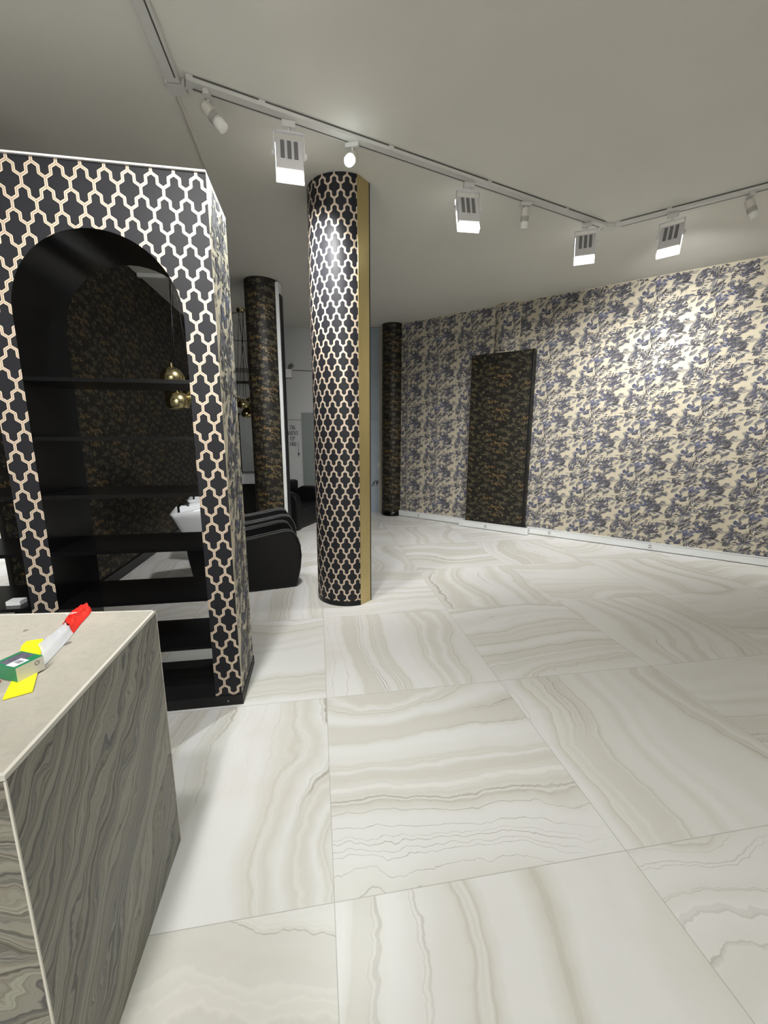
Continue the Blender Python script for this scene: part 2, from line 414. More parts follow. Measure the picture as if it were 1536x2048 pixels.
# white trunking along the right wall, stepping out round the boxed panel
def run(mb, s0, s1, o0, o1, z0=.012, z1=.115):
    P = [wallpt(s, z, o) for z in (z0, z1) for o in (o0, o1) for s in (s0, s1)]
    for q in ((0, 2, 3, 1), (4, 5, 7, 6), (0, 1, 5, 4), (3, 2, 6, 7), (2, 0, 4, 6), (1, 3, 7, 5)): mb.face([P[i] for i in q])
def s_of(x): return (x-WA.x)*2**.5
PS0, PS1 = s_of(2.815), s_of(3.575)     # panel extent along the wall
TO = .145
b = MB()
run(b, .40, PS0-.09, .001, .045); run(b, PS0-.09, PS0-.045, .001, TO+.045); run(b, PS0-.045, PS1+.05, TO, TO+.045)
run(b, PS1+.05, PS1+.095, .001, TO+.045); run(b, PS1+.095, 8.2, .001, .045)
run(b, PS1-.02, PS1+.10, TO+.045, TO+.052, .010, .118); run(b, PS0-.10, PS0-.02, TO+.045, TO+.05, .010, .118)
for s0, s1, o in ((.40, PS0-.05, 0), (PS0-.09, PS1+.09, TO), (PS1+.05, 8.2, 0)):
    run(b, s0, s1, .001+o, .052+o, .115, .122)
bb = b.build('baseboard_right', M_white); struct(bb)
for k, (s, o) in enumerate(((.98, .045), (PS0+.42, TO+.045), (PS1+.42, .045), (s_of(4.885), .045), (s_of(6.3), .045))):
    b = MB()
    run(b, s-.06, s+.06, o, o+.004, .022, .105)
    so = b.build('socket', M_white, bb)
    b = MB()
    for dz in (.045, .075): run(b, s-.022, s+.022, o+.004, o+.0055, dz, dz+.010)
    b.build('socket_slot', M_trackd, so)

# boxed panel and the round pilaster it wraps
def box_sides(mb, s0, s1, o0, o1, z0, z1):
    P = [wallpt(s, z, o) for z in (z0, z1) for o in (o0, o1) for s in (s0, s1)]
    for q in ((0, 2, 3, 1), (4, 5, 7, 6), (3, 2, 6, 7), (2, 0, 4, 6), (1, 3, 7, 5)): mb.face([P[i] for i in q])
PAN = empty('wall_panel', wallpt((PS0+PS1)/2, 0, TO), 0, 'tall dark boxed panel papered in bronze leaves standing against the pale leafy wall', 'panel')
iv = PAN.location.copy()
b = MB(); PO = TO-.015
box_sides(b, PS0, PS1, .002, PO, .126, 3.045)
wallpaper(b, GOLD, PS0+.004, PS1-.03, .128, 3.04, lambda s, z, o: wallpt(s, z, PO+o), du=PS0, dv=.1)
wallpaper(b, GOLD, PS1, PS1+PO-.004, .128, 3.04, lambda s, z, o: wallpt(PS1+o, z, PO-(s-PS1)), du=PS1-.2, dv=.15)
o = b.build('papered_front', [M_dground, M_gold], PAN); o.matrix_parent_inverse = Matrix.Translation(-iv)
b = MB(); b.tube([wallpt(PS1-.012, .127, PO-.006), wallpt(PS1-.012, 3.05, PO-.006)], .018, 12)
o = b.build('rolled_edge', M_blackm, PAN); o.matrix_parent_inverse = Matrix.Translation(-iv)
pil_s = s_of(3.213); pr_, pd = .27, .155
def pilpt(s, z, o=0):
    a = s/pr_; return wallpt(pil_s+(pr_+o)*math.sin(a), z, -pd+(pr_+o)*math.cos(a))
b = MB(); amax = math.acos(pd/pr_)-.01; n = 20
b.grid([[pilpt(pr_*amax*(2*k/n-1), z) for k in range(n+1)] for z in (3.046, CZ-.001)])
wallpaper(b, FLORAL, -pr_*amax, pr_*amax, 3.05, CZ-.004, pilpt, du=.2, dv=.2)
tag(b.build('wall_pilaster', [M_ground, M_leaf]), 'half round pilaster above the boxed panel papered in the same pale leaves as the wall', 'pilaster')
# dark half column in the far corner, with black skirting
ccx, ccy, cr_ = 1.56, 8.505, .215
def circ(cx, cy, r):
    return lambda s, z, o=0: Vector((cx+(r+o)*math.sin(s/r), cy-(r+o)*math.cos(s/r), z))
def column(name, cx, cy, r, z0, z1, motif, mats, a0=-PI, a1=PI, parent=None):
    b = MB(); f = circ(cx, cy, r); n = 48
    b.grid([[f(r*(a0+(a1-a0)*k/n), z) for k in range(n+1)] for z in (z0, z1)])
    if motif: wallpaper(b, motif, r*a0, r*a1, z0+.003, z1-.004, f, du=.1, dv=.05)
    return b.build(name, mats, parent)
cc = empty('corner_column', (0, 0, 0), 0, 'dark gold papered round column in the far corner beside the pale blue door', 'column')
column('papered_shaft', ccx, ccy, cr_, .09, CZ-.001, GOLD, [M_dground, M_gold], -1.5, PI-.9, cc)
b = MB(); b.lathe([(cr_+.004, 0.001), (cr_+.004, .09), (cr_, .092)], 40, M=Matrix.Translation((ccx, ccy, 0)))
b.build('skirting', M_black, cc)

# far left dark round column with a white fin
fc = empty('round_column', (0, 0, 0), 0, 'dark gold papered round column with a white fin, behind the black wash chairs', 'column')
fx, fy, fr_ = -.722, 6.545, .236
column('papered_shaft', fx, fy, fr_, .06, CZ-.001, GOLD, [M_dground, M_gold], parent=fc)
b = MB(); b.lathe([(fr_+.004, 0.001), (fr_+.004, .06)], 40, M=Matrix.Translation((fx, fy, 0))); b.build('plinth', M_black, fc)
FM = Matrix.Translation((fx, fy, 0)) @ Matrix.Rotation(R(40), 4, 'Z')
b = MB(); b.box(fr_-.10, fr_+.10, -.275, -.10, .06, CZ-.10, M=FM)
# white fin board on the camera-right side of the shaft
b = MB(); F2 = Matrix.Translation((fx, fy, 0)) @ Matrix.Rotation(R(-10), 4, 'Z')
b.box(.225, .272, -.10, .06, .002, CZ-.03, M=F2); b.build('white_fin', M_white, fc)
b = MB(); b.box(.273, .287, -.085, .06, .002, CZ-.18, M=F2); b.build('dark_edging', M_blackm, fc)

# trellis column with brass strip
TC = empty('trellis_column', (0, 0, 0), 0, 'round column in black and gold trellis wallpaper with a vertical brass strip', 'column')
tx, ty, tr = .30, 4.17, .325
A0c, A1c = R(-215), R(17)
b = MB(); n = 72; f = circ(tx, ty, tr)
b.grid([[f(tr*(A0c+(A1c-A0c)*k/n), z) for k in range(n+1)] for z in (.05, CZ-.001)], uvf=lambda i, j: (tr*(A0c+(A1c-A0c)*j/n), (.05, CZ)[i]))
b.build('trellis_shaft', M_tr_col, TC)
b = MB(); f2 = circ(tx, ty, tr+.004)
b.grid([[f2((tr+.004)*(A0c+(A1c-A0c)*k/n), z) for k in range(n+1)] for z in (.001, .052)])
b.build('plinth', M_black, TC)
pl, pr2, pb = f(tr*A1c, 0), Vector((.511, 3.968, 0)), f(tr*A0c, 0)
dch = (pr2-pl).normalized(); nch = Vector((dch.y, -dch.x, 0))
def plate(mb, p, q, th, z0, z1):
    d = (q-p).normalized(); n_ = Vector((d.y, -d.x, 0))*th
    lo = [v+Vector((0, 0, z0)) for v in (p+n_, q+n_, q, p)]; hi = [v+Vector((0, 0, z1)) for v in (p+n_, q+n_, q, p)]
    mb.face(hi); mb.face(list(reversed(lo))); mb.grid([lo, hi], closed=True, smooth=False)
b = MB(); plate(b, pl-dch*.002, pr2-dch*.010, .006, .002, CZ-.002); b.build('brass_strip', M_brass, TC, bevel=.002)
b = MB(); plate(b, pr2-dch*.0095, pr2+dch*.004, .005, .002, CZ-.002)
b.build('black_edging', M_blackm, TC)
b = MB(); plate(b, pr2, pb, .002, .002, CZ-.001); b.build('back_board', M_black, TC)

# ------------------------------------------------------------------ arched shelf unit
UX1, UY0, UY1, UZ = -.512, 2.446, 2.905, 2.98
AR = .402; AC = [-1.073, -1.073-.94]; SPR = 2.288; UX0 = AC[1]-AR-.165
UN = empty('arched_shelf_unit', ((UX0+UX1)/2, (UY0+UY1)/2, 0), 0, 'tall black open shelf unit with arches, front papered in gold trellis and pale leafy side', 'shelf unit')
UI = Matrix.Translation(-UN.location)
def part(o, p=None):
    o.parent = p or UN
    if p is None: o.matrix_parent_inverse = UI
    return o
N = 28
def arch_pts(c, y): # from left foot over the arch to the right foot
    pts = [(c-AR, .07)] + [(c+AR*math.cos(PI-PI*k/N), SPR+AR*math.sin(PI-PI*k/N)) for k in range(N+1)] + [(c+AR, .07)]
    return [Vector((x, y, z)) for x, z in pts]
def unit_face(y, flip, mb):
    cols = []
    def fc(pts):
        pts = [Vector((x, y, z)) for x, z in pts]
        if flip: pts.reverse()
        mb.face(pts, [(p.x, p.z) for p in pts])
    xs = [UX0] + [v for c in reversed(AC) for v in (c-AR, c+AR)] + [UX1]
    for k in range(0, len(xs), 2): fc([(xs[k], .07), (xs[k+1], .07), (xs[k+1], UZ), (xs[k], UZ)])
    for c in AC:
        P = [(c+AR*math.cos(PI-PI*k/N), SPR+AR*math.sin(PI-PI*k/N)) for k in range(N+1)]
        for k in range(N):
            (x0, z0), (x1, z1) = P[k], P[k+1]; fc([(x0, z0), (x1, z1), (x1, UZ), (x0, UZ)])
b = MB(); unit_face(UY0, False, b); part(b.build('trellis_front', M_tr_unit))
b = MB(); unit_face(UY1, True, b); part(b.build('back_panel', M_black))
b = MB()
for c in AC: b.grid([arch_pts(c, UY0+.0005), arch_pts(c, UY1)], smooth=True)
o = part(b.build('arch_lining', M_black))
b = MB(); y0, y1 = UY0, UY1
b.face([(UX1, y0, .07), (UX1, y1, .07), (UX1, y1, UZ), (UX1, y0, UZ)]); b.face([(UX0, y1, .07), (UX0, y0, .07), (UX0, y0, UZ), (UX0, y1, UZ)])
wallpaper(b, FLORAL, y0+.003, y1-.003, .072, UZ-.003, lambda s, z, o: Vector((UX1+o, s, z)), du=.1, dv=.3)
part(b.build('leafy_side', [M_ground, M_leaf]))
b = MB(); b.box(UX0-.004, UX1+.006, UY0-.006, UY1+.01, 0.001, .068); part(b.build('plinth', M_blackm))
b = MB(); b.box(-.60, -.592, UY0-.010, UY0-.006, .030, .038); part(b.build('plinth_screw', M_chrome))
b = MB(); b.box(UX0-.004, UX1+.001, UY0-.012, UY1+.004, UZ, UZ+.009); part(b.build('top_board', M_lampgrey))
for c in AC:
    for z in (1.98, 1.675, 1.36, 1.04, .725, .415):
        b = MB(); b.box(c-AR+.001, c+AR-.001, UY0+.004, UY1-.045, z-.02, z); part(b.build('shelf', M_black))

b = MB(); b.box(-1.772, -1.70, 2.50, 2.56, .726, .75)
tag(b.build('small_white_box', M_white), 'small white box on a shelf of the left arch, half hidden by the counter', 'box')

# ------------------------------------------------------------------ stone clad counter
CT = empty('reception_counter', (-1.3, 1.2, 0), 0, 'counter clad in wavy grey brown stone with a raw board top', 'counter')
CI = Matrix.Translation((1.3, -1.2, 0))
cx1, cy0, cy1, cx0 = -.615, .79, 1.557, -2.3
yb = cy1+.15   # back edge runs slightly away at the left
def cpart(o): o.parent = CT; o.matrix_parent_inverse = CI; return o
b = MB()
b.face([(cx1, cy0, .001), (cx1, cy1, .001), (cx1, cy1, 1.027), (cx1, cy0, 1.027)]); cpart(b.build('stone_side', M_stone))
b = MB(); b.face([(cx0, cy0, .001), (cx1-.001, cy0, .001), (cx1-.001, cy0, 1.027), (cx0, cy0, 1.027)])
b.face([(cx1-.001, cy1, .001), (cx0, yb, .001), (cx0, yb, 1.027), (cx1-.001, cy1, 1.027)]); b.face([(cx0, yb, .001), (cx0, cy0, .001), (cx0, cy0, 1.027), (cx0, yb, 1.027)])
cpart(b.build('stone_front', M_stone))
b = MB(); ins = .008
P = [(cx1-ins, cy0+ins), (cx1-ins, cy1-ins), (cx0+ins, yb-ins), (cx0+ins, cy0+ins)]
lo = [Vector((x, y, 1.0)) for x, y in P]; hi = [Vector((x, y, 1.04)) for x, y in P]
b.face(hi); b.face(list(reversed(lo))); b.grid([lo, hi], closed=True, smooth=False)
cpart(b.build('board_top', M_chip))
b = MB()
b.box(cx1-ins, cx1+.001, cy0-.001, cy1+.001, 1.029, 1.041)
b.box(cx0, cx1-ins-.0002, cy0-.001, cy0+ins, 1.029, 1.041)
d = Vector((cx0-cx1, yb-cy1, 0)).normalized(); nn = Vector((-d.y, d.x, 0))
A0, B0 = Vector((cx1, cy1, 0)), Vector((cx0, yb, 0))
rr = [[p + o_ + Vector((0, 0, z)) for p in (A0, B0)] for o_, z in ((nn*ins, 1.029), (nn*ins, 1.041), (nn*0, 1.041), (nn*0, 1.029), (nn*ins, 1.029))]
b.grid(rr, smooth=False)
cpart(b.build('edge_strip', M_warmw))
for ya, yb_ in ((cy0-.0015, cy0+.002), (cy1-.003, cy1+.0015)):
    b = MB(); b.box(cx1-.003, cx1+.0015, ya, yb_, .001, 1.027); cpart(b.build('corner_trim', M_warmw))

# things on the counter
KT = 1.0415
# small green box: corner A nearest, long side recedes
A = Vector((-.797, 1.118, KT+.0032)); e1 = Vector((.028, .058, 0)).normalized(); e2 = Vector((-e1.y, e1.x, 0))
Lb, Wb, Hb = .068, .085, .040
BX = empty('carton_box', A, 0, 'small green and white carton box with a dark printed lid on the counter', 'box')
def bxp(a, c, z): return e1*a + e2*c + Vector((0, 0, z))
def quad(mb, pts, m=0): mb.face(pts, m=m)
b = MB()
quad(b, [bxp(0, 0, 0), bxp(Lb, 0, 0), bxp(Lb, 0, Hb), bxp(0, 0, Hb)], 0)
quad(b, [bxp(0, Wb, 0), bxp(0, 0, 0), bxp(0, 0, Hb), bxp(0, Wb, Hb)], 1)
quad(b, [bxp(Lb, 0, 0), bxp(Lb, Wb, 0), bxp(Lb, Wb, Hb), bxp(Lb, 0, Hb)], 1)
quad(b, [bxp(Lb, Wb, 0), bxp(0, Wb, 0), bxp(0, Wb, Hb), bxp(Lb, Wb, Hb)], 0)
quad(b, [bxp(0, 0, Hb), bxp(Lb, 0, Hb), bxp(Lb, Wb, Hb), bxp(0, Wb, Hb)], 1)
quad(b, [bxp(0, 0, 0), bxp(0, Wb, 0), bxp(Lb, Wb, 0), bxp(Lb, 0, 0)], 0)
b.build('carton', [M_card, M_green], BX)
b = MB(); h = Hb+.0004
quad(b, [bxp(.006, .028, h), bxp(Lb-.004, .028, h), bxp(Lb-.004, Wb-.012, h), bxp(.006, Wb-.012, h)]); b.build('printed_picture', M_photo, BX)
b = MB(); h = Hb+.0008
quad(b, [bxp(.003, .010, h), bxp(.040, .010, h), bxp(.040, .042, h), bxp(.003, .042, h)]); lb = b.build('label', M_label, BX)
b = MB(); h = Hb+.0012
for k, wd in enumerate((1, 2, 1, 3, 1, 1, 2, 1, 2)):
    q = .016+k*.0024; quad(b, [bxp(.018, q, h), bxp(.032, q, h), bxp(.032, q+.0006*wd, h), bxp(.018, q+.0006*wd, h)])
b.build('barcode', M_ink, lb)
b = MB()
cpt = bxp(Lb*.74, -.0004, .028)
pts = [cpt + e1*.006*math.cos(2*PI*k/16) + Vector((0, 0, .006*math.sin(2*PI*k/16))) for k in range(16)]
for k in range(16):
    a, c = pts[k], pts[(k+1) % 16]; quad(b, [a, c, cpt+(c-cpt)*.75, cpt+(a-cpt)*.75])
b.build('recycling_mark', M_trackd, BX)

# yellow strip under the box
b = MB(); lo = [(-.775, 1.050), (-.732, 1.068), (-.768, 1.16), (-.872, 1.345), (-.887, 1.372), (-.925, 1.364), (-.918, 1.33), (-.83, 1.15)]
lo = [(-.786, 1.046), (-.735, 1.072), (-.775, 1.158), (-.868, 1.340), (-.885, 1.372), (-.926, 1.362), (-.921, 1.33), (-.832, 1.16)]
p0 = [Vector((x, y, KT)) for x, y in lo]; p1 = [Vector((x, y, KT+.003)) for x, y in lo]
b.face(p1); b.face(list(reversed(p0))); b.grid([p0, p1], closed=True, smooth=False)
tag(b.build('plastic_strip', M_yellow), 'bright yellow plastic strip with cut ends lying under the small box', 'strip')
b = MB(); b.box(-.875, -.848, 1.10, 1.135, KT, KT+.004)
tag(b.build('plastic_scrap', M_red), 'red scrap of plastic beside the small green box', 'scrap')
# crumpled red and clear plastic packaging
PK = empty('plastic_packaging', (-.85, 1.40, KT), 0, 'crumpled plastic packaging, red at the far end and clear at the near end', 'packaging')
rng = random.Random(3)
Lft = [(-.880, 1.335), (-.880, 1.41), (-.884, 1.47), (-.900, 1.53), (-.898, 1.585), (-.885, 1.605)]
Rgt = [(-.783, 1.205), (-.800, 1.33), (-.812, 1.40), (-.826, 1.47), (-.838, 1.55), (-.846, 1.585)]
def film(i0, i1, hmax, seed):
    rng = random.Random(seed); rows = []; ns, nt = 6*(i1-i0), 10
    for a in range(ns+1):
        f = i0 + (i1-i0)*a/ns; k = min(int(f), 4); g = f-k
        l = Vector(Lft[k]).lerp(Vector(Lft[k+1]), g); r = Vector(Rgt[k]).lerp(Vector(Rgt[k+1]), g); row = []
        for c in range(nt+1):
            u = c/nt; q = l.lerp(r, u); e = math.sin(PI*u)
            z = hmax*(.35+.65*abs(math.sin(3.1*u*PI+.5*f)))*e + rng.uniform(0, .006)*e + .0005
            row.append(Vector((q.x+.85, q.y-1.40, z)))
        rows.append(row)
    m = MB(); m.grid(rows); m.grid([[Vector((p.x, p.y, 0)) for p in r] for r in reversed(rows)]); return m
film(0, 2, .022, 1).build('clear_film', M_film, PK)
film(2, 5, .030, 2).build('red_film', M_red, PK)
b = MB(); c0 = Vector((-.862+.85, 1.49-1.40, .0345))
for (x0, y0, x1, y1) in ((-.016, .0, -.004, -.010), (-.004, -.010, .018, .006), (.018, .006, -.002, .004)):
    a, c = c0+Vector((x0, y0, 0)), c0+Vector((x1, y1, 0)); n_ = (c-a).cross(Vector((0, 0, 1))).normalized()*.002
    b.face([a-n_, c-n_, c+n_, a+n_])
b.build('white_tick_mark', M_white, PK)

# ------------------------------------------------------------------ black wash chairs
def wash_chair(loc, rz, label):
    r = empty('wash_chair', loc, rz, label, 'wash chair', 'black wash chairs in a row')
    prof = [(0, .0), (.02, .08), (.05, .2), (.068, .36), (.058, .46), (.03, .56), (-.01, .625), (-.06, .648), (-.13, .648), (-.22, .632), (-.48, .590), (-.78, .56), (-.84, .5), (-.86, .3), (-.86, 0)]
    for y in (0, .51):
        b = MB(); b.prism(prof, y, y+.09); a = b.build('arm', M_leather, r, bevel=.014)
        b = MB()
        for yy in (.004, .086):
            b.tube([(x, y+yy, z+.003) for x, z in prof[4:12]], .005, 6)
        b.build('edge_highlight', M_edgehl, a)  # grey tubes stand in for the highlight on the arm's top edges
    b = MB(); b.prism([(.03, .08), (.05, .30), (.04, .40), (.0, .45), (-.55, .42), (-.62, .3), (-.62, .08)], .092, .508); b.build('seat', M_leather, r, bevel=.02)
    b = MB(); b.prism([(-.56, .40), (-.50, .44), (-.78, .98), (-.84, 1.02), (-.90, 1.0), (-.88, .9), (-.70, .44)], .093, .507); b.build('backrest', M_leather, r, bevel=.02)
    b = MB(); b.prism([(-.92, .002), (-.92, .50), (-.94, .66), (-1.12, .66), (-1.10, .40), (-1.06, .14), (-1.06, .002)], .15, .45); b.build('pedestal', M_black, r, bevel=.015)
    # ceramic basin: tapered bowl with rim and inner hollow
    def ring(x0, x1, y0, y1, z, dz=0, rad=.04, n=5):
        P = []
        for (cx, cy, a0) in ((x1-rad, y1-rad, 0), (x0+rad, y1-rad, PI/2), (x0+rad, y0+rad, PI), (x1-rad, y0+rad, 3*PI/2)):
            for k in range(n):
                a = a0+PI/2*k/(n-1); x = cx+rad*math.cos(a); P.append(Vector((x, cy+rad*math.sin(a), z + dz*(x-x0)/(x1-x0))))
        return P
    rows = [ring(-1.13, -.89, .12, .48, .665, 0), ring(-1.20, -.88, .07, .53, .84, 0), ring(-1.225, -.87, .05, .55, .895, .05), ring(-1.212, -.882, .062, .538, .900, .05),
            ring(-1.185, -.90, .09, .51, .875, .04), ring(-1.14, -.93, .14, .46, .76, 0)]
    b = MB(); b.grid(rows, closed=True); b.face(rows[-1]); b.face(list(reversed(rows[0])))
    bs = b.build('basin', M_ceramic, r)
    b = MB(); b.tube([(-1.165, .30, .86), (-1.165, .30, .93), (-1.14, .30, .955), (-1.09, .30, .955), (-1.06, .30, .94)], .012, 8); b.build('tap', M_black, bs)
    b = MB(); b.tube([(-.92, .12, .90), (-.90, .2, .93), (-.89, .3, .935), (-.90, .4, .93), (-.92, .48, .90)], .022, 8); b.build('neck_rest', M_black, bs)
    b = MB(); b.tube([(-1.19, .30, .60), (-1.22, .30, .50), (-1.22, .30, .45)], .012, 8); b.build('waste_pipe', M_chrome, r)
    return r
WR = R(11)
c1 = wash_chair((-.262, 4.47, .002), WR, 'black upholstered wash chair nearest the arched shelf unit, its white basin left of it')
def trans_tree(src, loc, label):
    c = copy_tree(src); c.location = loc; c['label'] = label; return c
trans_tree(c1, (-.355, 5.36, .002), 'second black wash chair, its white basin showing behind the nearer basin')

# black armchair by the back wall
AM = empty('lounge_sofa', (-.36, 7.22, .002), math.atan2(.89, .475), 'black rounded lounge sofa by the back wall, half hidden by the trellis column', 'sofa')
def armprof(d): return [(0, 0), (0, .50), (.02, .60), (.08, .66), (.20, .69), (.42, .685), (.50, .65), (.54, .58), (.55, .0)]
b = MB(); b.box(.01, 1.0, .02, .62, .02, .42); b.build('seat', M_leather, AM, bevel=.04)
for x in (-.02, .86):
    b = MB()
    M_ = Matrix.Translation((x, 0, 0)) @ Matrix.Rotation(R(90), 4, 'Z')
    b.prism(armprof(0), -.16, 0, M=M_); b.build('arm', M_leather, AM, bevel=.03)
b = MB(); b.box(.0, 1.02, .56, .76, .02, .80); b.build('backrest', M_leather, AM, bevel=.05)

# ------------------------------------------------------------------ back wall things
d1 = MB(); d1.box(-.30, .50, 8.975, 8.999, .002, 2.14); dd = d1.build('door_1', M_door); struct(dd)
b = MB(); b.box(-.04, .02, 8.965, 8.975, 1.85, 1.91); b.build('door_plate', M_trackd, dd)
b = MB(); b.box(.80, 1.415, 8.755, 8.779, .002, 1.99); dd = b.build('door_2', M_doorb); struct(dd)
b = MB(); b.box(.80, 1.415, 8.757, 8.779, 2.0, CZ-.002); struct(b.build('trim_1', M_doorb))
b = MB(); b.tube([(1.17, 8.70, .60), (1.19, 8.70, .66), (1.23, 8.70, .70), (1.28, 8.70, .705), (1.31, 8.70, .69)], .014, 8)
b.tube([(1.29, 8.70, .70), (1.29, 8.756, .70)], .012, 8); b.build('handle', M_fin, dd)
b = MB(); b.lathe([(.0, .012), (.04, .010), (.045, 0)], 20, M=Matrix.Translation((1.255, 8.755, .655)) @ Matrix.Rotation(R(90), 4, 'X')); b.build('lock_plate', M_chrome, dd)
b = MB(); b.lathe([(.0, .05), (.035, .045), (.042, .02), (.03, 0)], 16, M=Matrix.Translation((1.392, 8.755, 1.50)) @ Matrix.Rotation(R(90), 4, 'X')); b.build('door_knob', M_black, dd)
b = MB(); b.box(1.29, 1.345, 8.751, 8.755, .99, 1.10); b.box(1.30, 1.32, 8.747, 8.751, 1.0, 1.09)
tag(b.build('wall_switch', M_warmw), 'small pale switch plate on the blue grey door above the handle', 'switch')
# lettering on the back wall and an arrow pointing down
SG = empty('wall_lettering', (-.5, 8.998, 1.5), 0, 'black serif lettering with a downward arrow on the grey back wall', 'lettering')
# serif capitals drawn on a unit cap height: bars (x0, z0, x1, z1, half width)
TH, TN = .075, .028
def sf(x, z): return (x-.13, z, x+.13, z, TN)
GL = {'T': (.8, [(.4, 0, .4, 1, TH), (.02, .97, .78, .97, TN), (.03, .8, .03, 1, TN), (.77, .8, .77, 1, TN), sf(.4, .02)]),
      'I': (.4, [(.2, 0, .2, 1, TH), sf(.2, .98), sf(.2, .02)]),
      'K': (.95, [(.18, 0, .18, 1, TH), (.25, .42, .75, .98, TN), (.36, .55, .80, .02, TH), sf(.18, .98), sf(.18, .02), sf(.76, .98), sf(.82, .02)]),
      'A': (.9, [(.08, .02, .43, 1, TN), (.42, 1, .78, .02, TH), (.2, .34, .65, .34, TN), sf(.1, .02), sf(.78, .02)]),
      'N': (1.0, [(.15, 0, .15, 1, TN), (.17, .98, .78, .02, TH), (.8, 0, .8, 1, TN), sf(.15, .02), sf(.12, .98), sf(.8, .98)]),
      'E': (.8, [(.18, 0, .18, 1, TH), (.18, .975, .68, .975, TN), (.18, .52, .52, .52, TN), (.18, .025, .70, .025, TN), (.68, .78, .68, 1, TN), (.70, 0, .70, .24, TN), sf(.18, .98), sf(.18, .02)]),
      'U': (.95, [(.18, .3, .18, 1, TH), (.18, .3, .3, .06, TH*.8), (.28, .04, .6, .04, TN*1.6), (.58, .05, .74, .3, TN), (.75, .28, .75, 1, TN), sf(.18, .98), sf(.75, .98)]),
      'P': (.8, [(.18, 0, .18, 1, TH), (.18, .975, .52, .975, TN), (.52, .97, .66, .85, TN*1.6), (.64, .62, .64, .86, TH), (.66, .62, .5, .5, TN*1.6), (.18, .49, .52, .49, TN), sf(.18, .02)]),
      'O': (.95, []), 'R': (.95, [(.18, 0, .18, 1, TH), (.18, .975, .5, .975, TN), (.5, .97, .64, .86, TN*1.6), (.62, .65, .62, .87, TH), (.64, .65, .5, .52, TN*1.6), (.18, .51, .5, .51, TN), (.45, .5, .82, .02, TH), sf(.18, .02), sf(.84, .02)])}
ring_ = [(.46+.36*math.cos(2*PI*k/14), .5+.47*math.sin(2*PI*k/14)) for k in range(15)]
GL['O'] = (.95, [(*ring_[k], *ring_[k+1], TN+(TH-TN)*abs(math.cos(2*PI*(k+.5)/14))) for k in range(14)])
def text(body, x, z, w_, h_):
    b = MB(); tot = sum(GL[c][0] for c in body); k = w_/tot; px = 0
    for c in body:
        for x0, z0, x1, z1, hw in GL[c][1]:
            a_, c_ = Vector(((px+x0)*k, 0, z0*h_)), Vector(((px+x1)*k, 0, z1*h_)); d_ = (c_-a_).normalized(); n_ = Vector((-d_.z, 0, d_.x))*hw*h_
            b.face([a_-n_, c_-n_, c_+n_, a_+n_])
        px += GL[c][0]
    o = b.build('text_line', M_ink, SG); o.location = (x+.5, -.003, z-1.5); return o
text('TIK', -.556, 1.79, .135, .086); text('ANENT', -.615, 1.675, .235, .086); text('UP', -.548, 1.56, .10, .086); text('ORE', -.558, 1.445, .15, .086)
b = MB(); b.box(.112, .120, -.004, -.001, -.21, .02)
b.prism([(.094, -.20), (.138, -.20), (.116, -.29)], -.004, -.001); b.build('arrow', M_ink, SG)
b = MB(); b.box(-2.3, -.305, 8.993, 8.999, 1.985, 1.995); struct(b.build('trim_2', M_trackd))
b = MB(); b.box(-.62, -.46, 8.90, 8.999, 2.83, 3.0); eb = b.build('wall_speaker', M_lampgrey, bevel=.01); tag(eb, 'small grey box mounted high on the back wall above the lettering', 'wall box')
b = MB(); b.tube([(-.50, 8.95, 3.0), (-.50, 8.95, 3.05)], .03, 10); b.tube([(-.50, 8.95, 3.06), (-.44, 8.90, 3.08)], .035, 10); b.build('lamp_head', M_fin, eb)
b = MB(); b.tube([(-.44, 8.992, 2.985), (.78, 8.992, 2.985)], .007, 6); b.build('cable', M_trackd, eb)
# high shelf, mirror and white ledge at the left of the back wall
b = MB(); b.box(-2.34, -1.30, 8.80, 8.998, 2.70, 2.73); tag(b.build('wall_shelf', M_blackm), 'thin dark shelf high on the back wall behind the hanging brass lamps', 'shelf')
b = MB(); b.box(-2.34, -1.30, 8.93, 8.998, 2.92, 3.0); struct(b.build('trim_3', M_fin))
b = MB(); b.box(-2.34, -1.20, 8.99, 8.999, 3.52, 3.535); struct(b.build('trim_4', M_trackd))
mr = empty('tall_mirror', (-1.4, 8.98, 0), 0, 'tall grey mirror panel with a black edge behind the dark column', 'mirror')
b = MB(); b.box(-.15, .50, -.04, .017, .92, 2.08); b.build('panel', M_greypanel, mr)
b = MB(); b.box(-.22, -.15, -.05, .017, .91, 2.12); b.build('black_edge', M_blackm, mr)
b = MB(); b.box(-1.70, -.95, 8.55, 8.98, .70, .90); vn = b.build('vanity_ledge', M_ceramic, bevel=.02); tag(vn, 'white ceramic ledge below the tall grey mirror', 'ledge')
b = MB(); b.box(-1.66, -.99, 8.60, 8.97, .002, .699); b.build('black_base', M_black, vn)

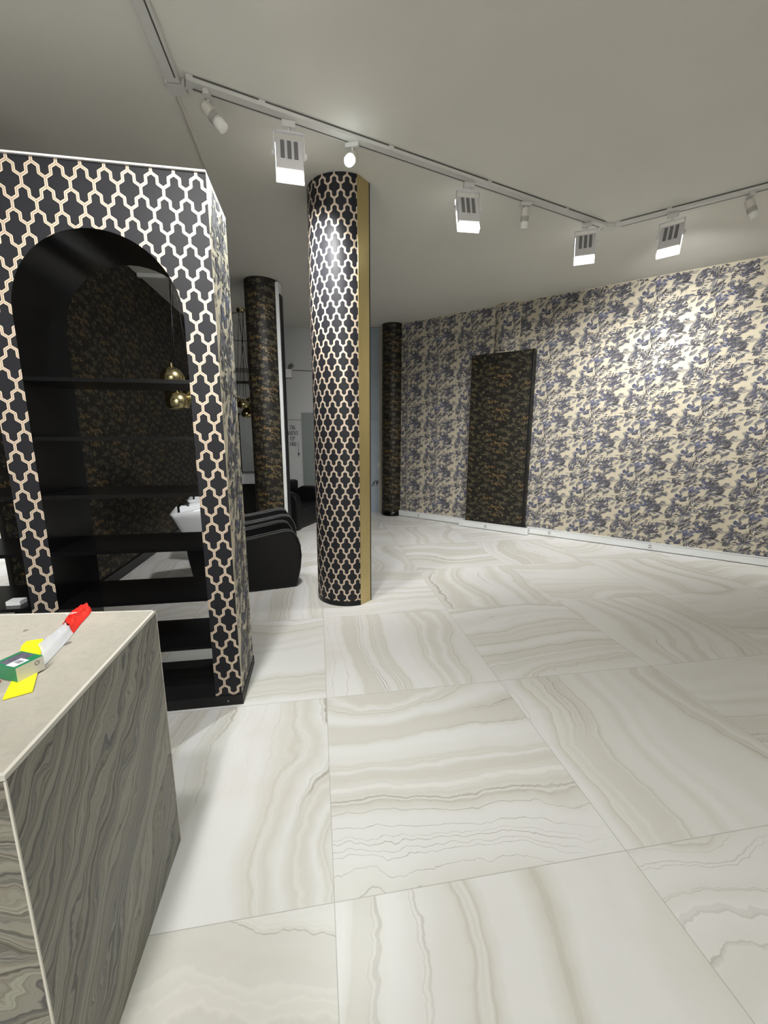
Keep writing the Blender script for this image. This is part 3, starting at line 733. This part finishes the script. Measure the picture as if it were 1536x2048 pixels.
# ------------------------------------------------------------------ brass pendant clusters
def globe(name, parent, p, d, top):
    n = 20; r = d/2
    prof = [(.012, r*1.02), (.018, r*.99)] + [(r*math.sin(a), r*math.cos(a)) for a in [R(10+i*11.5) for i in range(11)]]
    prof += [(prof[-1][0]-.004, prof[-1][1]+.001)] + [((r-.004)*math.sin(a), (r-.004)*math.cos(a)) for a in [R(120-i*12) for i in range(9)]]
    b = MB(); b.lathe(prof, n, M=Matrix.Translation(p)); g = b.build('brass_shade', M_brassl, parent)
    b = MB(); b.tube([Vector(p)+Vector((0, 0, r)), Vector(p)+Vector((0, 0, r+.035))], .012, 8); b.build('cap', M_brassl, g)
    b = MB(); b.tube([Vector(p)+Vector((0, 0, r+.03)), Vector(top)], .004, 6); b.build('cord', M_black, g)
def pendant(loc, pts, d, label, wire=None):
    r = empty('pendant_cluster', loc, 0, label, 'pendant lamp', 'brass pendant clusters')
    b = MB(); b.lathe([(.075, -.001), (.075, -.05), (.02, -.056)], 20); b.build('canopy', M_brassl, r)
    for k, p in enumerate(pts):
        a = 2*PI*k/len(pts); globe('shade', r, Vector(p)-Vector(loc), d, Vector((.05*math.cos(a), .05*math.sin(a), -.05)))
    if wire: b = MB(); b.tube([Vector(q)-Vector(loc) for q in wire], .006, 6); b.build('swag_cable', M_black, r)
pendant((-1.30, 4.45, CZ), [(-1.345, 4.35, 2.215), (-1.37, 4.50, 2.02), (-1.30, 4.30, 1.99), (-1.20, 4.45, 2.05), (-1.19, 4.6, 2.21), (-1.42, 4.66, 2.10)], .215, 'near brass globe pendant cluster seen through the arch of the shelf unit')
pendant((-1.235, 7.9, CZ), [(-1.33, 7.8, 2.22), (-1.25, 7.72, 2.20), (-1.22, 7.85, 2.05), (-1.16, 7.98, 2.26), (-1.40, 8.0, 2.25), (-1.10, 7.75, 2.1)], .20, 'far brass globe pendant cluster hanging left of the dark column',
        [(-1.235, 7.9, CZ-.03), (-1.35, 7.85, CZ-.10), (-1.5, 7.7, CZ-.03), (-1.62, 7.6, CZ-.008)])

# ------------------------------------------------------------------ ceiling track and lamps
TA, TB, TCn = Vector((-.775, 3.085, CZ)), Vector((3.055, 4.275, CZ)), Vector((6.0, 1.33, CZ))
def track(p0, p1, label, name='light_track'):
    d = (p1-p0); L = d.length; rz = math.atan2(d.y, d.x)
    r = empty(name, p0, rz, label, 'light track', 'ceiling light tracks')
    b = MB(); b.box(0, L, -.040, .040, -.034, -.001); b.build('rail', M_track, r)
    b = MB(); b.box(.04, L-.04, -.0415, -.0402, -.011, -.002); b.build('near_strip', M_trackd, r)  # thin dark strip high on the rail's near side, along the ceiling
    b = MB(); b.box(.04, L-.04, .016, .025, -.0355, -.0345); b.build('lamp_slot', M_trackd, r)
    k = .45
    while k < L:
        b = MB(); b.box(k-.02, k+.02, -.043, -.040, -.035, -.001); b.build('clip', M_track, r); k += .95
    return r
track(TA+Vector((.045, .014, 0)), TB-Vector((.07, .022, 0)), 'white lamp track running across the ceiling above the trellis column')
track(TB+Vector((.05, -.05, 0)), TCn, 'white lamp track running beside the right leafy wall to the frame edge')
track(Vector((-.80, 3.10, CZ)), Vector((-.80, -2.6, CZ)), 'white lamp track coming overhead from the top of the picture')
b = MB(); b.box(-.06, .07, -.05, .05, -.036, -.001); jn = b.build('track_corner_joint', M_track, loc=TB); jn.rotation_euler = (0, 0, R(-14)); tag(jn, 'white corner joint where the two right hand light tracks meet', 'track joint')
b = MB(); b.box(-.055, .06, .008, .10, -.036, -.001); jn = b.build('track_corner_joint', M_track, loc=Vector((-.80, 3.10, CZ))); tag(jn, 'white joint where the overhead track meets the track above the column', 'track joint')
b = MB(); b.tube([(-.815, 3.22, CZ-.012), (-.826, 3.99, CZ-.012)], .011, 8); tag(b.build('ceiling_conduit', M_warmw), 'thin pale conduit on the ceiling running from the track joint over the shelf unit', 'conduit')
b = MB(); b.box(-2.33, -1.98, 6.46, 6.52, CZ-.05, CZ-.001); tag(b.build('ceiling_batten', M_white), 'short white batten on the ceiling seen through the top of the arch', 'batten')

def flood(loc, az, tilt, label, watts, down=0.0):
    """az clockwise from +y; the lit glass faces along the beam, fins face back"""
    r = empty('flood_lamp', loc, -az, label, 'flood lamp', 'white flood lamps on the tracks')
    b = MB(); b.box(-.045, .045, -.018, .018, -.04, 0); b.build('track_adaptor', M_track, r)
    b = MB(); b.tube([(0, 0, -.04), (0, 0, -.065)], .012, 8)
    pv = Vector((0, .01, -.195))
    T = Matrix.Translation(pv) @ Matrix.Rotation(-tilt, 4, 'X')     # +y becomes beam, tipped down
    W = .095
    b.box(-W-.012, W+.012, -.012, .012, -.072, -.062)
    for s in (-1, 1): b.box(s*(W+.007)-.004, s*(W+.007)+.004, -.012, .012, -.215, -.062)
    b.build('bracket', M_lampgrey, r)
    b = MB(); b.box(-W+.003, W-.003, -.022, .018, -.135, .105, M=T); body = b.build('housing', M_lampgrey, r, bevel=.004)
    for k in (-1, 0, 1):
        b = MB(); b.box(k*.046-.014, k*.046+.014, -.026, -.0225, -.055, .088, M=T); b.build('heat_sink_slot', M_fin, body)
    for s in (-1, 1):
        b = MB(); b.lathe([(.018, -.008), (.018, .008)], 14, M=Matrix.Translation((s*(W+.017), 0, -.195)) @ Matrix.Rotation(R(90), 4, 'Y'), cap=True); b.build('bracket_knob', M_lampgrey, r)
    b = MB(); b.prism([(-W, -.195), (W, -.195), (W, .112), (-W, .112)], .0185, .034, M=T); b.prism([(-W+.004, -.195), (W-.004, -.195), (W-.008, -.1365), (-W+.008, -.1365)], -.016, .018, M=T)
    b.build('lit_glass', M_glow, r)
    ld = bpy.data.lights.new('flood_light', 'AREA'); ld.shape = 'RECTANGLE'; ld.size = .17; ld.size_y = .2; ld.energy = watts; ld.color = (1, .99, .965); ld.spread = R(104)
    lo = bpy.data.objects.new('flood_light', ld); COL.objects.link(lo); lo.parent = r
    lo.matrix_local = T @ Matrix.Translation((0, .037+.115*math.sin(down), -.03)) @ Matrix.Rotation(-down, 4, 'X') @ Matrix.Rotation(R(90), 4, 'X')
    return r
def can(loc, az, tilt, label, lit=False, watts=0, mesh_rows=True):
    r = empty('spot_lamp', loc, -az, label, 'spot lamp', 'small cylinder spots on the tracks')
    b = MB(); b.box(-.05, .05, -.018, .018, -.03, 0); b.build('track_adaptor', M_track, r)
    b = MB(); b.tube([(0, 0, -.03), (0, 0, -.075), (0, .01, -.095)], .009, 8); b.build('arm', M_lampgrey, r)
    T = Matrix.Translation((0, .01, -.10)) @ Matrix.Rotation(R(-90)-tilt, 4, 'X')    # +z is the beam
    b = MB(); b.lathe([(.0, -.055), (.030, -.055), (.036, -.045), (.036, .015)], 20, M=T); bd = b.build('barrel', M_warmw, r)
    b = MB(); b.lathe([(.0365, .0155), (.0365, .055)], 20, M=T); vb = b.build('vent_band', M_fin if not lit else M_warmw, r)
    if mesh_rows:
        b = MB()
        for i in range(4): b.lathe([(.0372, .019+.009*i), (.0372, .0235+.009*i)], 20, M=T)
        b.build('vent_ribs', M_warmw, vb)
    b = MB(); b.lathe([(.038, .0555), (.038, .062)], 20, M=T); b.build('ring', M_white, r)
    b = MB(); b.lathe([(.036, .0625), (.035, .112), (.030, .114), (0, .114)], 20, M=T); b.build('lens', M_glow2 if lit else M_lens, r)
    if lit:
        ld = bpy.data.lights.new('spot_light', 'SPOT'); ld.energy = watts; ld.spot_size = R(110); ld.spot_blend = .7; ld.shadow_soft_size = .035; ld.color = (.95, 1, .98)
        lo = bpy.data.objects.new('spot_light', ld); COL.objects.link(lo); lo.parent = r
        lo.matrix_local = T @ Matrix.Translation((0, 0, .16)) @ Matrix.Rotation(PI, 4, 'X')
    return r
ZT = CZ-.0357
d1 = (TB-TA).normalized()
def on1(x): return Vector((x, TA.y+(x-TA.x)*d1.y/d1.x+.02, ZT))
def on2(x): return Vector((x, TB.y-(x-TB.x)+.028, ZT))
can(on1(-.615), R(95), R(48), 'white unlit spot nearest the overhead track, tipped down to the right')
flood(on1(-.13), R(-4), R(20), 'lit white flood lamp between the unlit spot and the trellis column, largest in view', FLOOD_W*1.0, R(25))
can(on1(.32), R(200), R(38), 'lit white spot glaring in front of the trellis column top', True, SPOT_W*10, False)
flood(on1(1.34), R(2), R(20), 'lit white flood lamp second from the left, right of the brass strip', FLOOD_W*.7, R(38))
can(on1(1.965), R(10), R(82), 'white unlit spot hanging straight down between two lit flood lamps')
flood(on1(2.76), R(30), R(20), 'lit white flood lamp next to the corner of the two tracks', FLOOD_W*.85, R(32))
flood(on2(3.46), R(52), R(21), 'lit white flood lamp on the right track, facing the leafy wall', FLOOD_W*.62, R(8))
can(on2(3.86), R(120), R(68), 'white unlit spot at the right edge of the picture on the right track')
# lamps further along the tracks, behind the viewpoint, some added as fill
flood(Vector((-.80, 1.0, ZT)), R(18), R(50), 'lit flood lamp on the overhead track aimed at the trellis column', FLOOD_W*.45)
flood(Vector((-.80, .35, ZT)), R(-5), R(32), 'lit flood lamp on the overhead track aimed at the shelf unit', FLOOD_W*.5)
flood(Vector((-.80, -1.6, ZT)), R(35), R(35), 'lit flood lamp at the rear end of the overhead track', FLOOD_W*.45)
flood(on2(5.0), R(60), R(34), 'lit flood lamp on the right track past the picture edge', FLOOD_W)
flood(Vector((-.80, -.6, ZT)), R(-60), R(38), 'added fill flood on the overhead track facing the reception side', FLOOD_W*1.6)  # made-up fill lamp: its bounce lifts the ceiling at the left
flood(Vector((-.80, -2.3, ZT)), R(180), R(8), 'added fill flood at the overhead track end facing the rear wall', FLOOD_W*6)  # added unseen lamp, bounced off the rear wall to brighten the ceiling
flood(Vector((-4.3, 5.2, CZ-.001)), R(0), R(60), 'lit flood lamp on the ceiling of the side room', FLOOD_W*2)
